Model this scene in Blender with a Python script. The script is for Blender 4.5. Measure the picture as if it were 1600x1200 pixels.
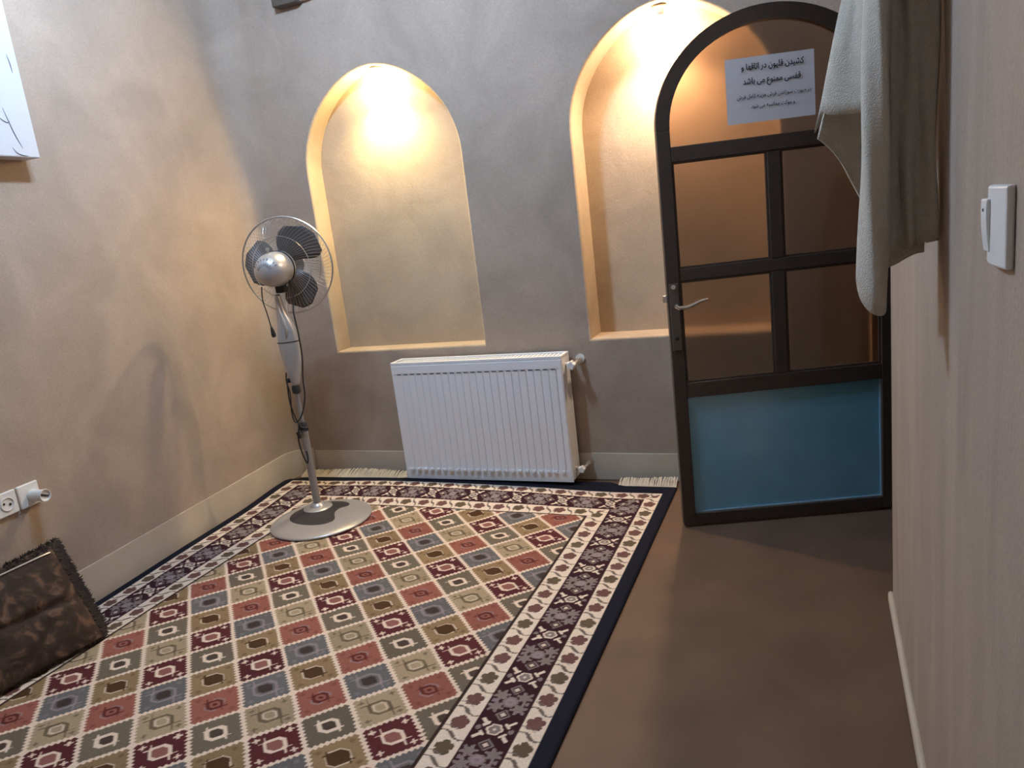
import bpy, bmesh, math, random
import numpy as np
from mathutils import Vector, Matrix

for _o in list(bpy.data.objects):
    bpy.data.objects.remove(_o, do_unlink=True)
scene = bpy.context.scene
COL = scene.collection
random.seed(7)
rng = np.random.default_rng(7)

# ------------------------------------------------------------------ camera
H = 1.234                                   # eye height
F_PX = 1156.6
YAW, PITCH, ROLL = math.radians(23.19), math.radians(12.34), math.radians(6.854)
_f = Vector((-math.sin(YAW) * math.cos(PITCH), math.cos(YAW) * math.cos(PITCH), -math.sin(PITCH)))
_r = Vector((math.cos(YAW), math.sin(YAW), 0.0))
_d = _f.cross(_r)
_r2 = math.cos(ROLL) * _r + math.sin(ROLL) * _d
_d2 = -math.sin(ROLL) * _r + math.cos(ROLL) * _d
cam_data = bpy.data.cameras.new('camera')
cam_data.sensor_width = 36.0
cam_data.lens = 36.0 * F_PX / 1600.0
cam_data.clip_start = 0.02
cam = bpy.data.objects.new('camera', cam_data)
COL.objects.link(cam)
cam.matrix_world = Matrix(((_r2.x, -_d2.x, -_f.x, 0.0), (_r2.y, -_d2.y, -_f.y, 0.0), (_r2.z, -_d2.z, -_f.z, H), (0, 0, 0, 1)))
scene.camera = cam

# ------------------------------------------------------------------ world, lamp levels, exposure
world = bpy.data.worlds.new('world')
scene.world = world
world.use_nodes = True
world.node_tree.nodes['Background'].inputs[0].default_value = (0.6, 0.75, 1.0, 1)
world.node_tree.nodes['Background'].inputs[1].default_value = 0.02
COOL_STRENGTH, COOL_COLOR = 1020.0, (0.49, 0.70, 1.0)
WARM1_STRENGTH, WARM1_COLOR = 420.0, (1.0, 0.75, 0.37)
WARM2_STRENGTH, WARM2_COLOR = 420.0, (1.0, 0.71, 0.47)
SPOT_POWER = 50.0                           # the lamps' downward beams
vs = scene.view_settings
vs.view_transform = 'Standard'
vs.look = 'None'
vs.exposure = 0.02
vs.gamma = 1.0
vs.use_curve_mapping = False


# ------------------------------------------------------------------ materials
def nmat(name):
    m = bpy.data.materials.new(name)
    m.use_nodes = True
    nt = m.node_tree
    return m, nt, nt.nodes['Principled BSDF']


def simple(name, col, rough=0.6, metal=0.0, noise=0.0, nscale=30.0, bump=0.0, bscale=200.0, spec=0.5, emit=None):
    m, nt, b = nmat(name)
    b.inputs['Base Color'].default_value = (*col, 1)
    b.inputs['Roughness'].default_value = rough
    b.inputs['Metallic'].default_value = metal
    b.inputs['Specular IOR Level'].default_value = spec
    if noise > 0 or bump > 0:
        tc = nt.nodes.new('ShaderNodeTexCoord')
    if noise > 0:
        n = nt.nodes.new('ShaderNodeTexNoise')
        n.inputs['Scale'].default_value = nscale
        n.inputs['Detail'].default_value = 5
        r = nt.nodes.new('ShaderNodeValToRGB')
        r.color_ramp.elements[0].position = 0.3
        r.color_ramp.elements[1].position = 0.7
        r.color_ramp.elements[0].color = (*[max(0, c * (1 - noise)) for c in col], 1)
        r.color_ramp.elements[1].color = (*[min(1, c * (1 + noise)) for c in col], 1)
        nt.links.new(tc.outputs['Object'], n.inputs['Vector'])
        nt.links.new(n.outputs['Fac'], r.inputs['Fac'])
        nt.links.new(r.outputs['Color'], b.inputs['Base Color'])
    if bump > 0:
        n2 = nt.nodes.new('ShaderNodeTexNoise')
        n2.inputs['Scale'].default_value = bscale
        n2.inputs['Detail'].default_value = 4
        bp = nt.nodes.new('ShaderNodeBump')
        bp.inputs['Strength'].default_value = bump
        bp.inputs['Distance'].default_value = 0.004
        nt.links.new(tc.outputs['Object'], n2.inputs['Vector'])
        nt.links.new(n2.outputs['Fac'], bp.inputs['Height'])
        nt.links.new(bp.outputs['Normal'], b.inputs['Normal'])
    if emit:
        b.inputs['Emission Color'].default_value = (*emit[0], 1)
        b.inputs['Emission Strength'].default_value = emit[1]
    return m


def plaster(name, col, streak=(1.0, 1.0, 1.0)):
    """earthen plaster: soft trowel blotches, fine grain, light relief"""
    m, nt, b = nmat(name)
    tc = nt.nodes.new('ShaderNodeTexCoord')
    mp = nt.nodes.new('ShaderNodeMapping')
    mp.inputs['Scale'].default_value = streak
    nt.links.new(tc.outputs['Object'], mp.inputs['Vector'])
    big = nt.nodes.new('ShaderNodeTexNoise')
    big.inputs['Scale'].default_value = 3.2
    big.inputs['Detail'].default_value = 6
    big.inputs['Roughness'].default_value = 0.55
    big.inputs['Distortion'].default_value = 0.6
    fine = nt.nodes.new('ShaderNodeTexNoise')
    fine.inputs['Scale'].default_value = 160
    fine.inputs['Detail'].default_value = 3
    nt.links.new(mp.outputs['Vector'], big.inputs['Vector'])
    nt.links.new(tc.outputs['Object'], fine.inputs['Vector'])
    r = nt.nodes.new('ShaderNodeValToRGB')
    r.color_ramp.elements[0].position = 0.32
    r.color_ramp.elements[1].position = 0.70
    r.color_ramp.elements[0].color = (*[c * 0.86 for c in col], 1)
    r.color_ramp.elements[1].color = (*[c * 1.10 for c in col], 1)
    nt.links.new(big.outputs['Fac'], r.inputs['Fac'])
    mix = nt.nodes.new('ShaderNodeMix')
    mix.data_type = 'RGBA'
    mix.blend_type = 'OVERLAY'
    mix.inputs['Factor'].default_value = 0.18
    nt.links.new(r.outputs['Color'], mix.inputs['A'])
    nt.links.new(fine.outputs['Color'], mix.inputs['B'])
    hs = nt.nodes.new('ShaderNodeHueSaturation')
    hs.inputs['Saturation'].default_value = 1.0
    nt.links.new(fine.outputs['Fac'], mix.inputs['B'])
    nt.links.new(mix.outputs['Result'], hs.inputs['Color'])
    nt.links.new(hs.outputs['Color'], b.inputs['Base Color'])
    b.inputs['Roughness'].default_value = 0.85
    b.inputs['Specular IOR Level'].default_value = 0.25
    add = nt.nodes.new('ShaderNodeMath')
    add.operation = 'MULTIPLY_ADD'
    add.inputs[1].default_value = 0.12
    nt.links.new(fine.outputs['Fac'], add.inputs[0])
    nt.links.new(big.outputs['Fac'], add.inputs[2])
    bp = nt.nodes.new('ShaderNodeBump')
    bp.inputs['Strength'].default_value = 0.35
    bp.inputs['Distance'].default_value = 0.012
    nt.links.new(add.outputs[0], bp.inputs['Height'])
    nt.links.new(bp.outputs['Normal'], b.inputs['Normal'])
    return m


WALL = (0.40, 0.315, 0.25)
M_WALL = plaster('earthen_plaster', WALL)
M_WALLR = plaster('earthen_plaster_streaked', WALL, (1.0, 2.2, 0.45))
M_NICHE = plaster('niche_plaster', (0.47, 0.37, 0.26))
M_BASE = simple('skirting_stone', (0.55, 0.475, 0.375), 0.6, noise=0.08, nscale=6)
M_FLOOR = simple('brown_floor', (0.130, 0.076, 0.047), 0.62, noise=0.16, nscale=4.5, bump=0.15, bscale=300, spec=0.35)
M_CEIL = simple('ceiling_paint', (0.55, 0.50, 0.44), 0.9)
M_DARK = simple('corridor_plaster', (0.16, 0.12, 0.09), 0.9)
M_IRON = simple('brown_iron_paint', (0.060, 0.043, 0.033), 0.42, noise=0.12, nscale=40)
M_BLUE = simple('blue_panel_paint', (0.17, 0.46, 0.64), 0.25, noise=0.07, nscale=9)
M_BLUE.node_tree.nodes['Principled BSDF'].inputs['Coat Weight'].default_value = 1.0
M_BLUE.node_tree.nodes['Principled BSDF'].inputs['Coat IOR'].default_value = 1.9
M_BLUE.node_tree.nodes['Principled BSDF'].inputs['Coat Roughness'].default_value = 0.16
M_WHITE = simple('white_enamel', (0.83, 0.84, 0.86), 0.32)
M_WPLASTIC = simple('white_plastic', (0.80, 0.80, 0.78), 0.38)
M_SLOT = simple('slot_shadow_grey', (0.13, 0.14, 0.17), 0.7)
M_SILVER = simple('silver_plastic', (0.52, 0.51, 0.50), 0.33, metal=0.5)
M_SILVER_D = simple('grey_pole_enamel', (0.33, 0.31, 0.30), 0.4, metal=0.4)
M_CHARCOAL = simple('charcoal_plastic', (0.035, 0.034, 0.038), 0.45)
M_BLACK = simple('black_rubber', (0.018, 0.016, 0.016), 0.55)
M_WIRE = simple('guard_wire_chrome', (0.55, 0.54, 0.52), 0.3, metal=0.8)
M_CHROME = simple('chrome', (0.80, 0.80, 0.80), 0.15, metal=1.0)
M_PLATE = simple('aged_handle_plate', (0.16, 0.14, 0.12), 0.4, metal=0.7)
M_BRASS = simple('valve_metal', (0.62, 0.60, 0.56), 0.3, metal=0.8)
M_TOWEL = simple('towel_cotton', (0.63, 0.585, 0.50), 0.95, noise=0.05, nscale=60, bump=0.9, bscale=420, spec=0.1)
M_PAPER = simple('paper', (0.80, 0.80, 0.83), 0.8, bump=0.25, bscale=14)
M_INK = simple('ink', (0.012, 0.012, 0.016), 0.8)
M_FRINGE = simple('fringe_cotton', (0.56, 0.50, 0.40), 0.95, noise=0.12, nscale=25)
M_DARK_BROWN = simple('dark_brown', (0.085, 0.062, 0.048), 0.7, noise=0.2, nscale=20)
M_PIPING = simple('silver_piping', (0.60, 0.58, 0.55), 0.35, metal=0.6)
M_SCUFF = simple('scuff_mark', (0.14, 0.14, 0.15), 0.8)
M_CERAMIC = simple('lamp_holder_ceramic', (0.75, 0.72, 0.66), 0.4)


def glass_mat():
    """brown tinted frosted door glass"""
    m, nt, b = nmat('brown_frosted_glass')
    b.inputs['Base Color'].default_value = (0.37, 0.275, 0.205, 1)
    b.inputs['Roughness'].default_value = 0.30
    b.inputs['Transmission Weight'].default_value = 1.0
    b.inputs['IOR'].default_value = 1.12
    b.inputs['Specular IOR Level'].default_value = 0.4
    return m


def blade_mat():
    m, nt, b = nmat('smoky_blade_plastic')
    b.inputs['Base Color'].default_value = (0.15, 0.14, 0.14, 1)
    b.inputs['Roughness'].default_value = 0.35
    b.inputs['Transmission Weight'].default_value = 0.45
    b.inputs['IOR'].default_value = 1.15
    return m


M_GLASS = glass_mat()
M_BLADE = blade_mat()


def cushion_mat():
    m, nt, b = nmat('brown_damask_velvet')
    tc = nt.nodes.new('ShaderNodeTexCoord')
    n = nt.nodes.new('ShaderNodeTexNoise')
    n.inputs['Scale'].default_value = 13
    n.inputs['Detail'].default_value = 4
    n.inputs['Distortion'].default_value = 1.6
    v = nt.nodes.new('ShaderNodeTexVoronoi')
    v.inputs['Scale'].default_value = 11
    r = nt.nodes.new('ShaderNodeValToRGB')
    e = r.color_ramp.elements
    e[0].position = 0.40
    e[0].color = (0.030, 0.018, 0.013, 1)
    e[1].position = 0.64
    e[1].color = (0.135, 0.072, 0.045, 1)
    e2 = r.color_ramp.elements.new(0.52)
    e2.color = (0.048, 0.030, 0.020, 1)
    e3 = r.color_ramp.elements.new(0.72)
    e3.color = (0.085, 0.070, 0.048, 1)
    nt.links.new(tc.outputs['Object'], n.inputs['Vector'])
    nt.links.new(tc.outputs['Object'], v.inputs['Vector'])
    nt.links.new(n.outputs['Fac'], r.inputs['Fac'])
    nt.links.new(r.outputs['Color'], b.inputs['Base Color'])
    b.inputs['Roughness'].default_value = 0.75
    b.inputs['Sheen Weight'].default_value = 0.04
    b.inputs['Specular IOR Level'].default_value = 0.2
    bp = nt.nodes.new('ShaderNodeBump')
    bp.inputs['Strength'].default_value = 0.6
    bp.inputs['Distance'].default_value = 0.006
    nt.links.new(n.outputs['Fac'], bp.inputs['Height'])
    nt.links.new(bp.outputs['Normal'], b.inputs['Normal'])
    return m


M_CUSHION = cushion_mat()
M_TRIM = simple('brown_fluffy_trim', (0.040, 0.026, 0.020), 0.95, noise=0.3, nscale=60)


# ------------------------------------------------------------------ mesh helpers
class MB:
    def __init__(self):
        self.v, self.f = [], []

    def add(self, vs_, fs_):
        o = len(self.v)
        self.v += [tuple(p) for p in vs_]
        self.f += [tuple(i + o for i in f) for f in fs_]

    def box(self, lo, hi, mat=None):
        (x0, y0, z0), (x1, y1, z1) = lo, hi
        p = [(x0, y0, z0), (x1, y0, z0), (x1, y1, z0), (x0, y1, z0), (x0, y0, z1), (x1, y0, z1), (x1, y1, z1), (x0, y1, z1)]
        if mat is not None:
            p = [tuple(mat @ Vector(q)) for q in p]
        self.add(p, [(0, 3, 2, 1), (4, 5, 6, 7), (0, 1, 5, 4), (1, 2, 6, 5), (2, 3, 7, 6), (3, 0, 4, 7)])
        return self

    def tube(self, pts, rad, n=8, closed=False, caps=True):
        pts = [Vector(p) for p in pts]
        k = len(pts)
        rads = rad if isinstance(rad, (list, tuple)) else [rad] * k
        rings = []
        prev = None
        for i in range(k):
            if closed:
                t = (pts[(i + 1) % k] - pts[i - 1])
            else:
                t = pts[min(i + 1, k - 1)] - pts[max(i - 1, 0)]
            if t.length < 1e-9:
                t = Vector((0, 0, 1))
            t.normalize()
            if prev is None:
                a = Vector((0, 0, 1)) if abs(t.z) < 0.9 else Vector((1, 0, 0))
                u = t.cross(a).normalized()
            else:
                u = (prev - t * prev.dot(t))
                if u.length < 1e-6:
                    u = t.cross(Vector((0, 0, 1)))
                u.normalize()
            prev = u
            w = t.cross(u)
            rings.append([pts[i] + (u * math.cos(2 * math.pi * j / n) + w * math.sin(2 * math.pi * j / n)) * rads[i] for j in range(n)])
        vs_ = [p for r in rings for p in r]
        fs_ = []
        m = k if closed else k - 1
        for i in range(m):
            a, b = i * n, ((i + 1) % k) * n
            for j in range(n):
                fs_.append((a + j, a + (j + 1) % n, b + (j + 1) % n, b + j))
        if caps and not closed:
            fs_.append(tuple(range(n - 1, -1, -1)))
            fs_.append(tuple((k - 1) * n + j for j in range(n)))
        self.add(vs_, fs_)
        return self

    def lathe(self, prof, n=32, mat=None, cap=True):
        """prof: (r, z) pairs, about local Z"""
        vs_ = []
        for r, z in prof:
            for j in range(n):
                a = 2 * math.pi * j / n
                p = Vector((r * math.cos(a), r * math.sin(a), z))
                vs_.append(mat @ p if mat is not None else p)
        fs_ = []
        for i in range(len(prof) - 1):
            for j in range(n):
                fs_.append((i * n + j, i * n + (j + 1) % n, (i + 1) * n + (j + 1) % n, (i + 1) * n + j))
        if cap:
            fs_.append(tuple(range(n - 1, -1, -1)))
            fs_.append(tuple((len(prof) - 1) * n + j for j in range(n)))
        self.add(vs_, fs_)
        return self

    def loft(self, rings, cap=True):
        n = len(rings[0])
        vs_ = [p for r in rings for p in r]
        fs_ = []
        for i in range(len(rings) - 1):
            for j in range(n):
                fs_.append((i * n + j, i * n + (j + 1) % n, (i + 1) * n + (j + 1) % n, (i + 1) * n + j))
        if cap:
            fs_.append(tuple(range(n - 1, -1, -1)))
            fs_.append(tuple((len(rings) - 1) * n + j for j in range(n)))
        self.add(vs_, fs_)
        return self

    def prism(self, outline, y0, y1, mat=None):
        """outline: list of (x, z); extruded in y"""
        n = len(outline)
        vs_ = [(x, y0, z) for x, z in outline] + [(x, y1, z) for x, z in outline]
        if mat is not None:
            vs_ = [tuple(mat @ Vector(q)) for q in vs_]
        fs_ = [tuple(range(n)), tuple(range(2 * n - 1, n - 1, -1))]
        for j in range(n):
            k = (j + 1) % n
            fs_.append((j, n + j, n + k, k))
        self.add(vs_, fs_)
        return self

    def build(self, name, mat, parent=None, smooth=False, bevel=0.0, angle=35, seg=2, matrix=None, recalc=True):
        me = bpy.data.meshes.new(name)
        me.from_pydata([tuple(p) for p in self.v], [], self.f)
        bm = bmesh.new()
        bm.from_mesh(me)
        if recalc:
            bmesh.ops.recalc_face_normals(bm, faces=bm.faces)
        bm.to_mesh(me)
        bm.free()
        me.materials.append(mat)
        o = bpy.data.objects.new(name, me)
        COL.objects.link(o)
        if parent is not None:
            o.parent = parent
        if matrix is not None:
            o.matrix_local = matrix
        if bevel > 0:
            md = o.modifiers.new('bevel', 'BEVEL')
            md.width = bevel
            md.segments = seg
            md.limit_method = 'ANGLE'
            md.angle_limit = math.radians(angle)
        if smooth:
            for p in me.polygons:
                p.use_smooth = True
            if smooth != 'all':
                try:
                    me.set_sharp_from_angle(angle=math.radians(42))
                except Exception:
                    pass
        return o


def empty(name, loc=(0, 0, 0), rotz=0.0):
    o = bpy.data.objects.new(name, None)
    o.empty_display_size = 0.1
    COL.objects.link(o)
    o.location = loc
    o.rotation_euler = (0, 0, rotz)
    return o


def tag(o, label, cat, group=None):
    o['label'] = label
    o['category'] = cat
    if group:
        o['group'] = group
    return o


def struct(o, label, cat=None):
    o['kind'] = 'structure'
    o['label'] = label
    if cat:
        o['category'] = cat
    return o


def smoothstep(a, b, x):
    t = np.clip((x - a) / (b - a), 0, 1)
    return t * t * (3 - 2 * t)


# ------------------------------------------------------------------ room dimensions
YB = 3.19                 # back wall plane
XR = 0.181                # right wall plane
ZC = 2.78                 # ceiling
Y0 = -0.75                # wall behind the viewer
WE = 2.277                # far end of right wall (doorway)
ST = 3.0                  # start of the short wall beyond the doorway


def xl(y):                # left wall runs slightly askew
    return -2.591 - 0.085 * (y - 1.752)


# floor
struct(MB().box((-3.3, Y0 - 0.2, -0.08), (2.2, YB + 0.4, 0.0)).build('floor', M_FLOOR), 'brown floor showing beside the patterned rug', 'floor')
struct(MB().box((-3.3, Y0 - 0.2, ZC), (2.2, YB + 0.4, ZC + 0.08)).build('ceiling', M_CEIL), 'plain ceiling above the room', 'ceiling')
struct(MB().box((-3.3, Y0 - 0.2, 0), (2.2, Y0, ZC)).build('wall_near', M_WALL), 'plastered wall behind the viewpoint', 'wall')

# left wall with a rounded inner corner
mb = MB()
cx = xl(YB)
path = [(xl(Y0), Y0)]
for i in range(1, 12):
    y = Y0 + (YB - 0.14 - Y0) * i / 11
    path.append((xl(y), y))
cxr, cyr, rr = xl(YB - 0.14) + 0.135, YB - 0.135, 0.135
for i in range(1, 9):
    a = math.pi - i / 8 * math.pi / 2
    path.append((cxr + rr * math.cos(a), cyr + rr * math.sin(a)))
outer = [(-3.0, Y0), (-3.0, YB + 0.35), (path[-1][0], YB + 0.35)]
pts2 = path + outer[::-1]
n = len(pts2)
vs_ = [(x, y, 0) for x, y in pts2] + [(x, y, ZC) for x, y in pts2]
fs_ = [tuple(range(n)), tuple(range(2 * n - 1, n - 1, -1))] + [(j, (j + 1) % n, n + (j + 1) % n, n + j) for j in range(n)]
mb.add(vs_, fs_)
struct(mb.build('wall_left', M_WALL, smooth=True), 'beige earthen plaster wall on the left with soft corner', 'wall')
CORNER_X = path[-1][0]


# back wall with two arched niches
def arch_outline(c, sill, spring, r, grow=0.0, seg=28, point=0.02):
    """closed loop (x, z): from sill left, up, over, down"""
    out = [(c - r - grow, sill - grow), ]
    for i in range(1, 7):
        out.append((c - r - grow, sill - grow + (spring - sill + grow) * i / 6))
    for i in range(1, seg):
        a = math.pi - math.pi * i / seg
        out.append((c + (r + grow) * math.cos(a), spring + (r + grow + point * math.sin(a) ** 6) * math.sin(a)))
    for i in range(0, 7):
        out.append((c + r + grow, spring - (spring - sill + grow) * i / 6))
    return out


NICHES = [(-1.905, 0.676, 1.570, 0.420, 0.115), (-0.540, 0.674, 1.575, 0.412, 0.165)]
XE = 2.0
bm = bmesh.new()


def loop_edges(bm, pts):
    vv = [bm.verts.new((x, YB, z)) for x, z in pts]
    return [bm.edges.new((vv[i], vv[(i + 1) % len(vv)])) for i in range(len(vv))]


edges = loop_edges(bm, [(CORNER_X, 0), (XE, 0), (XE, ZC), (CORNER_X, ZC)])
for (c, s, sp, r, d) in NICHES:
    edges += loop_edges(bm, arch_outline(c, s, sp, r, 0.010))
bmesh.ops.triangle_fill(bm, edges=edges, use_beauty=True, normal=(0, -1, 0))
me = bpy.data.meshes.new('wall_back')
bm.to_mesh(me)
bm.free()
me.materials.append(M_WALL)
wall_back = bpy.data.objects.new('wall_back', me)
COL.objects.link(wall_back)
struct(wall_back, 'back plaster wall with two arched lit niches', 'wall')
MB().box((CORNER_X - 0.3, YB + 0.30, 0), (XE, YB + 0.36, ZC)).build('wall_backing', M_WALL, wall_back)
for (c, s, sp, r, d) in NICHES:
    loops = []
    for g, y in ((0.010, 0.0), (0.0055, 0.0015), (0.002, 0.006), (0.0, 0.012), (0.0, d * 0.55), (0.0, d)):
        loops.append([(x, YB + y, z) for x, z in arch_outline(c, s, sp, r, g)])
    m = MB()
    m.loft(loops, cap=False)
    m.add(loops[-1], [tuple(range(len(loops[-1])))])
    nb = m.build('niche', M_NICHE, wall_back, smooth=True)

# right wall, rounded free end, then a doorway, then a short return
def wall_plan(name, pts, mat, parent=None, z0=0, z1=ZC, smooth=True):
    n = len(pts)
    v = [(x, y, z0) for x, y in pts] + [(x, y, z1) for x, y in pts]
    f = [tuple(range(n)), tuple(range(2 * n - 1, n - 1, -1))] + [(j, (j + 1) % n, n + (j + 1) % n, n + j) for j in range(n)]
    m = MB()
    m.add(v, f)
    return m.build(name, mat, parent, smooth=smooth)


pts = [(XR, Y0)] + [(XR, Y0 + (WE - 0.05 - Y0) * i / 8) for i in range(1, 9)]
for i in range(1, 7):
    a = math.pi - i / 6 * math.pi / 2
    pts.append((XR + 0.05 + 0.05 * math.cos(a), WE - 0.05 + 0.05 * math.sin(a)))
pts += [(XR + 0.26, WE), (XR + 0.26, Y0)]
wall_right = struct(wall_plan('wall_right', pts, M_WALLR), 'near plaster wall on the right ending at the doorway', 'wall')
wall_plan('wall_return', [(XR, ST), (XR, YB), (XR + 0.26, YB), (XR + 0.26, ST)], M_WALLR, wall_right, smooth=False)
wall_plan('lintel', [(XR, WE), (XR, ST), (XR + 0.26, ST), (XR + 0.26, WE)], M_WALLR, wall_right, z0=2.25, smooth=False)
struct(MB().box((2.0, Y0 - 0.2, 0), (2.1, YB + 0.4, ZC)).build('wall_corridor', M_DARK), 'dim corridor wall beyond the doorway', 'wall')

# skirting
mb = MB()
lp = [(xl(y) + 0.007, y) for y in np.linspace(Y0, YB - 0.14, 12)]
for i in range(1, 8):
    a = math.pi - i / 8 * math.pi / 2
    lp.append((cxr + (rr - 0.007) * math.cos(a), cyr + (rr - 0.007) * math.sin(a)))
lo = [(x - 0.012, y) for x, y in lp]
pp = lp + lo[::-1]
n = len(pp)
mb.add([(x, y, 0) for x, y in pp] + [(x, y, 0.147 + 0.0015 * math.sin(9 * y)) for x, y in pp],
       [tuple(range(n)), tuple(range(2 * n - 1, n - 1, -1))] + [(j, (j + 1) % n, n + (j + 1) % n, n + j) for j in range(n)])
struct(mb.build('baseboard_left', M_BASE, smooth=True), 'pale skirting along the left wall', 'baseboard')
struct(MB().box((lp[-1][0], YB - 0.007, 0), (XR, YB + 0.003, 0.132)).build('baseboard_back', M_BASE, bevel=0.003),
       'pale skirting along the back wall under the niches', 'baseboard')
mb = MB()
mb.box((XR - 0.012, Y0, 0), (XR + 0.004, WE - 0.03, 0.035))
struct(mb.build('baseboard_right', M_BASE, bevel=0.010, seg=3), 'low pale skirting lip along the right wall', 'baseboard')

# ------------------------------------------------------------------ patterned rug (colour woven into the pile: vertex colours on a dense grid)
RUG_CX, RUG_CY, RUG_HW, RUG_HL, CELL = -1.294 * H, 1.247 * H, 1.0, 1.512, 0.0787 * H
RCOL = {
    'cream': (0.70, 0.57, 0.46), 'M': (0.085, 0.020, 0.024), 'R': (0.26, 0.095, 0.070), 'B': (0.120, 0.118, 0.118),
    'G': (0.235, 0.158, 0.085), 'g': (0.135, 0.112, 0.080), 'E': (0.33, 0.255, 0.165), 'navy': (0.010, 0.011, 0.020),
    'plum': (0.036, 0.011, 0.017), 'rose': (0.24, 0.10, 0.085), 'dark': (0.035, 0.020, 0.016), 'lav': (0.27, 0.22, 0.24),
    'brown': (0.070, 0.034, 0.014), 'grey': (0.21, 0.175, 0.165), 'white': (0.70, 0.60, 0.50), 'olive': (0.110, 0.083, 0.052),
    'mau': (0.140, 0.068, 0.060), 'darkred': (0.10, 0.022, 0.018)}


def rug_colors(X, Y):
    """X, Y in metres from the rug's centre"""
    out = np.zeros(X.shape + (3,))

    def put(mask, c, alpha=1.0):
        col = np.array(RCOL[c])
        out[mask] = out[mask] * (1 - alpha) + col * alpha
    p, q = X / CELL, np.abs(Y) / CELL
    u, v = (p - q) / 2, (p + q) / 2
    iu, iv = np.round(u), np.round(v)
    a, b = u - iu, v - iv
    idx = np.mod(3 + iu - 2 * iv, 6).astype(int)
    names = ['R', 'B', 'G', 'M', 'g', 'E']
    var = 0.9 + 0.2 * np.mod(np.sin(iu * 12.9 + iv * 78.2) * 437.5, 1.0)
    for k, nme in enumerate(names):
        m = idx == k
        out[m] = np.array(RCOL[nme])[None, :] * var[m][:, None]
    A, B = np.abs(a), np.abs(b)
    K = 1.28                                   # size of the centre figures
    cheb = np.maximum(np.maximum(A, B), np.where(a * b < 0, (A + B) * 0.70, (A + B) * 0.56)) / K
    ang = a * b

    def stars(mask, col, size=0.040, w=0.013, alpha=1.0):
        dx, dy = np.abs(A - 0.315), np.abs(B - 0.315)
        s = ((dx < w) & (dy < size)) | ((dy < w) & (dx < size)) | (dx + dy < size * 0.5)
        put(mask & s, col, alpha)

    def horns(mask, col, r, L=0.11, w=0.013, alpha=1.0):
        # short strokes running past two opposite corners of the centre figure
        same = ang > 0
        r, L = r * K, L * K
        s = same & (((np.abs(A - r * 0.86) < w) & (B > r * 0.5) & (B < r + L)) | ((np.abs(B - r * 0.86) < w) & (A > r * 0.5) & (A < r + L * 0.8)))
        put(mask & s, col, alpha)
    m = idx == 3
    put(m & (cheb < 0.115), 'rose')
    put(m & (cheb > 0.112) & (cheb < 0.165), 'cream')
    horns(m, 'cream', 0.15)
    stars(m, 'cream', 0.074, 0.020)
    m = idx == 0
    put(m & (cheb < 0.165), 'rose', 0.5)
    put(m & (cheb > 0.075) & (cheb < 0.128), 'darkred')
    put(m & (cheb < 0.035), 'darkred')
    put(m & (cheb > 0.138) & (cheb < 0.160) & (ang < 0.004), 'lav', 0.8)
    horns(m, 'darkred', 0.12, 0.09)
    stars(m, 'darkred', 0.06, 0.03, 0.35)
    m = idx == 1
    put(m & (cheb < 0.20), 'lav', 0.75)
    put(m & (cheb < 0.155), 'B')
    put(m & (cheb < 0.115), 'dark', 0.85)
    horns(m, 'lav', 0.18, 0.14, 0.016, 0.85)
    stars(m, 'lav', 0.055, 0.03, 0.35)
    m = idx == 2
    put(m & (cheb < 0.180), 'cream', 0.75)
    put(m & (cheb < 0.158), 'brown')
    horns(m, 'brown', 0.155, 0.06, 0.02)
    stars(m, 'brown', 0.06, 0.028, 0.4)
    m = idx == 4
    put(m & (cheb < 0.165), 'cream')
    put(m & (cheb < 0.100), 'dark', 0.95)
    horns(m, 'cream', 0.15, 0.07, 0.014)
    m = idx == 5
    put(m & (cheb > 0.125) & (cheb < 0.175), 'olive', 0.9)
    put(m & (cheb > 0.082) & (cheb < 0.104), 'white', 0.6)
    horns(m, 'olive', 0.17, 0.14, 0.016, 0.9)
    stars(m, 'olive', 0.06, 0.018, 0.85)
    # cream zigzag lattice
    da, db = 0.5 - A, 0.5 - B
    tri = lambda t: np.abs(np.mod(t, 1.0) - 0.5) * 2
    put(da < 0.016 + 0.058 * tri(b * 9.0), 'cream')
    put(db < 0.020 + 0.044 * tri(a * 9.0), 'cream')
    # borders
    ex, ey = RUG_HW - np.abs(X), RUG_HL - np.abs(Y)
    e = np.minimum(ex, ey)
    side = ex < ey
    t = np.where(side, Y, X)
    edge_n, w1, pl, w2 = 0.048, 0.114, 0.236, 0.311
    inb = e < w2 + 0.009
    put(inb, 'dark')

    def white_band(lo, hi, ph):
        m = (e > lo) & (e < hi)
        put(m, 'white')
        c = (lo + hi) / 2
        wdt = (hi - lo) / 2
        per = 0.094
        tt = t / per + ph
        i = np.floor(tt)
        l = (tt - i - 0.5) * per
        s = (e - c)
        # six-lobed flower
        r = np.hypot(l + 0.018, s * 1.05)
        th = np.arctan2(s, l + 0.018)
        fl = r < 0.0200 + 0.0078 * np.abs(np.cos(2.5 * th)) ** 0.7
        odd = np.mod(i, 3) == 1
        put(m & fl & odd, 'olive')
        put(m & fl & ~odd, 'mau')
        put(m & (np.abs(r - 0.026) < 0.0022) & fl, 'dark', 0.4)
        # stem: a running S with a swollen middle
        l2 = l - 0.028
        path_ = 0.30 * s + 0.008 * np.sin(s / wdt * 3.0)
        thick = 0.0022 + 0.0058 * np.exp(-(s / 0.011) ** 2)
        put(m & (np.abs(l2 - path_) < thick), 'dark', 0.85)
        put(m & (np.abs(l + 0.042 - 0.010 * np.sin(s / wdt * 2.2)) < 0.0016), 'grey', 0.8)
    white_band(edge_n, w1, 0.0)
    white_band(pl, w2, 0.4)
    m = (e > w1 + 0.003) & (e < pl - 0.003)
    put(m, 'plum')
    c, per = (w1 + pl) / 2, 0.215
    s = e - c
    tt = t / per
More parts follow.
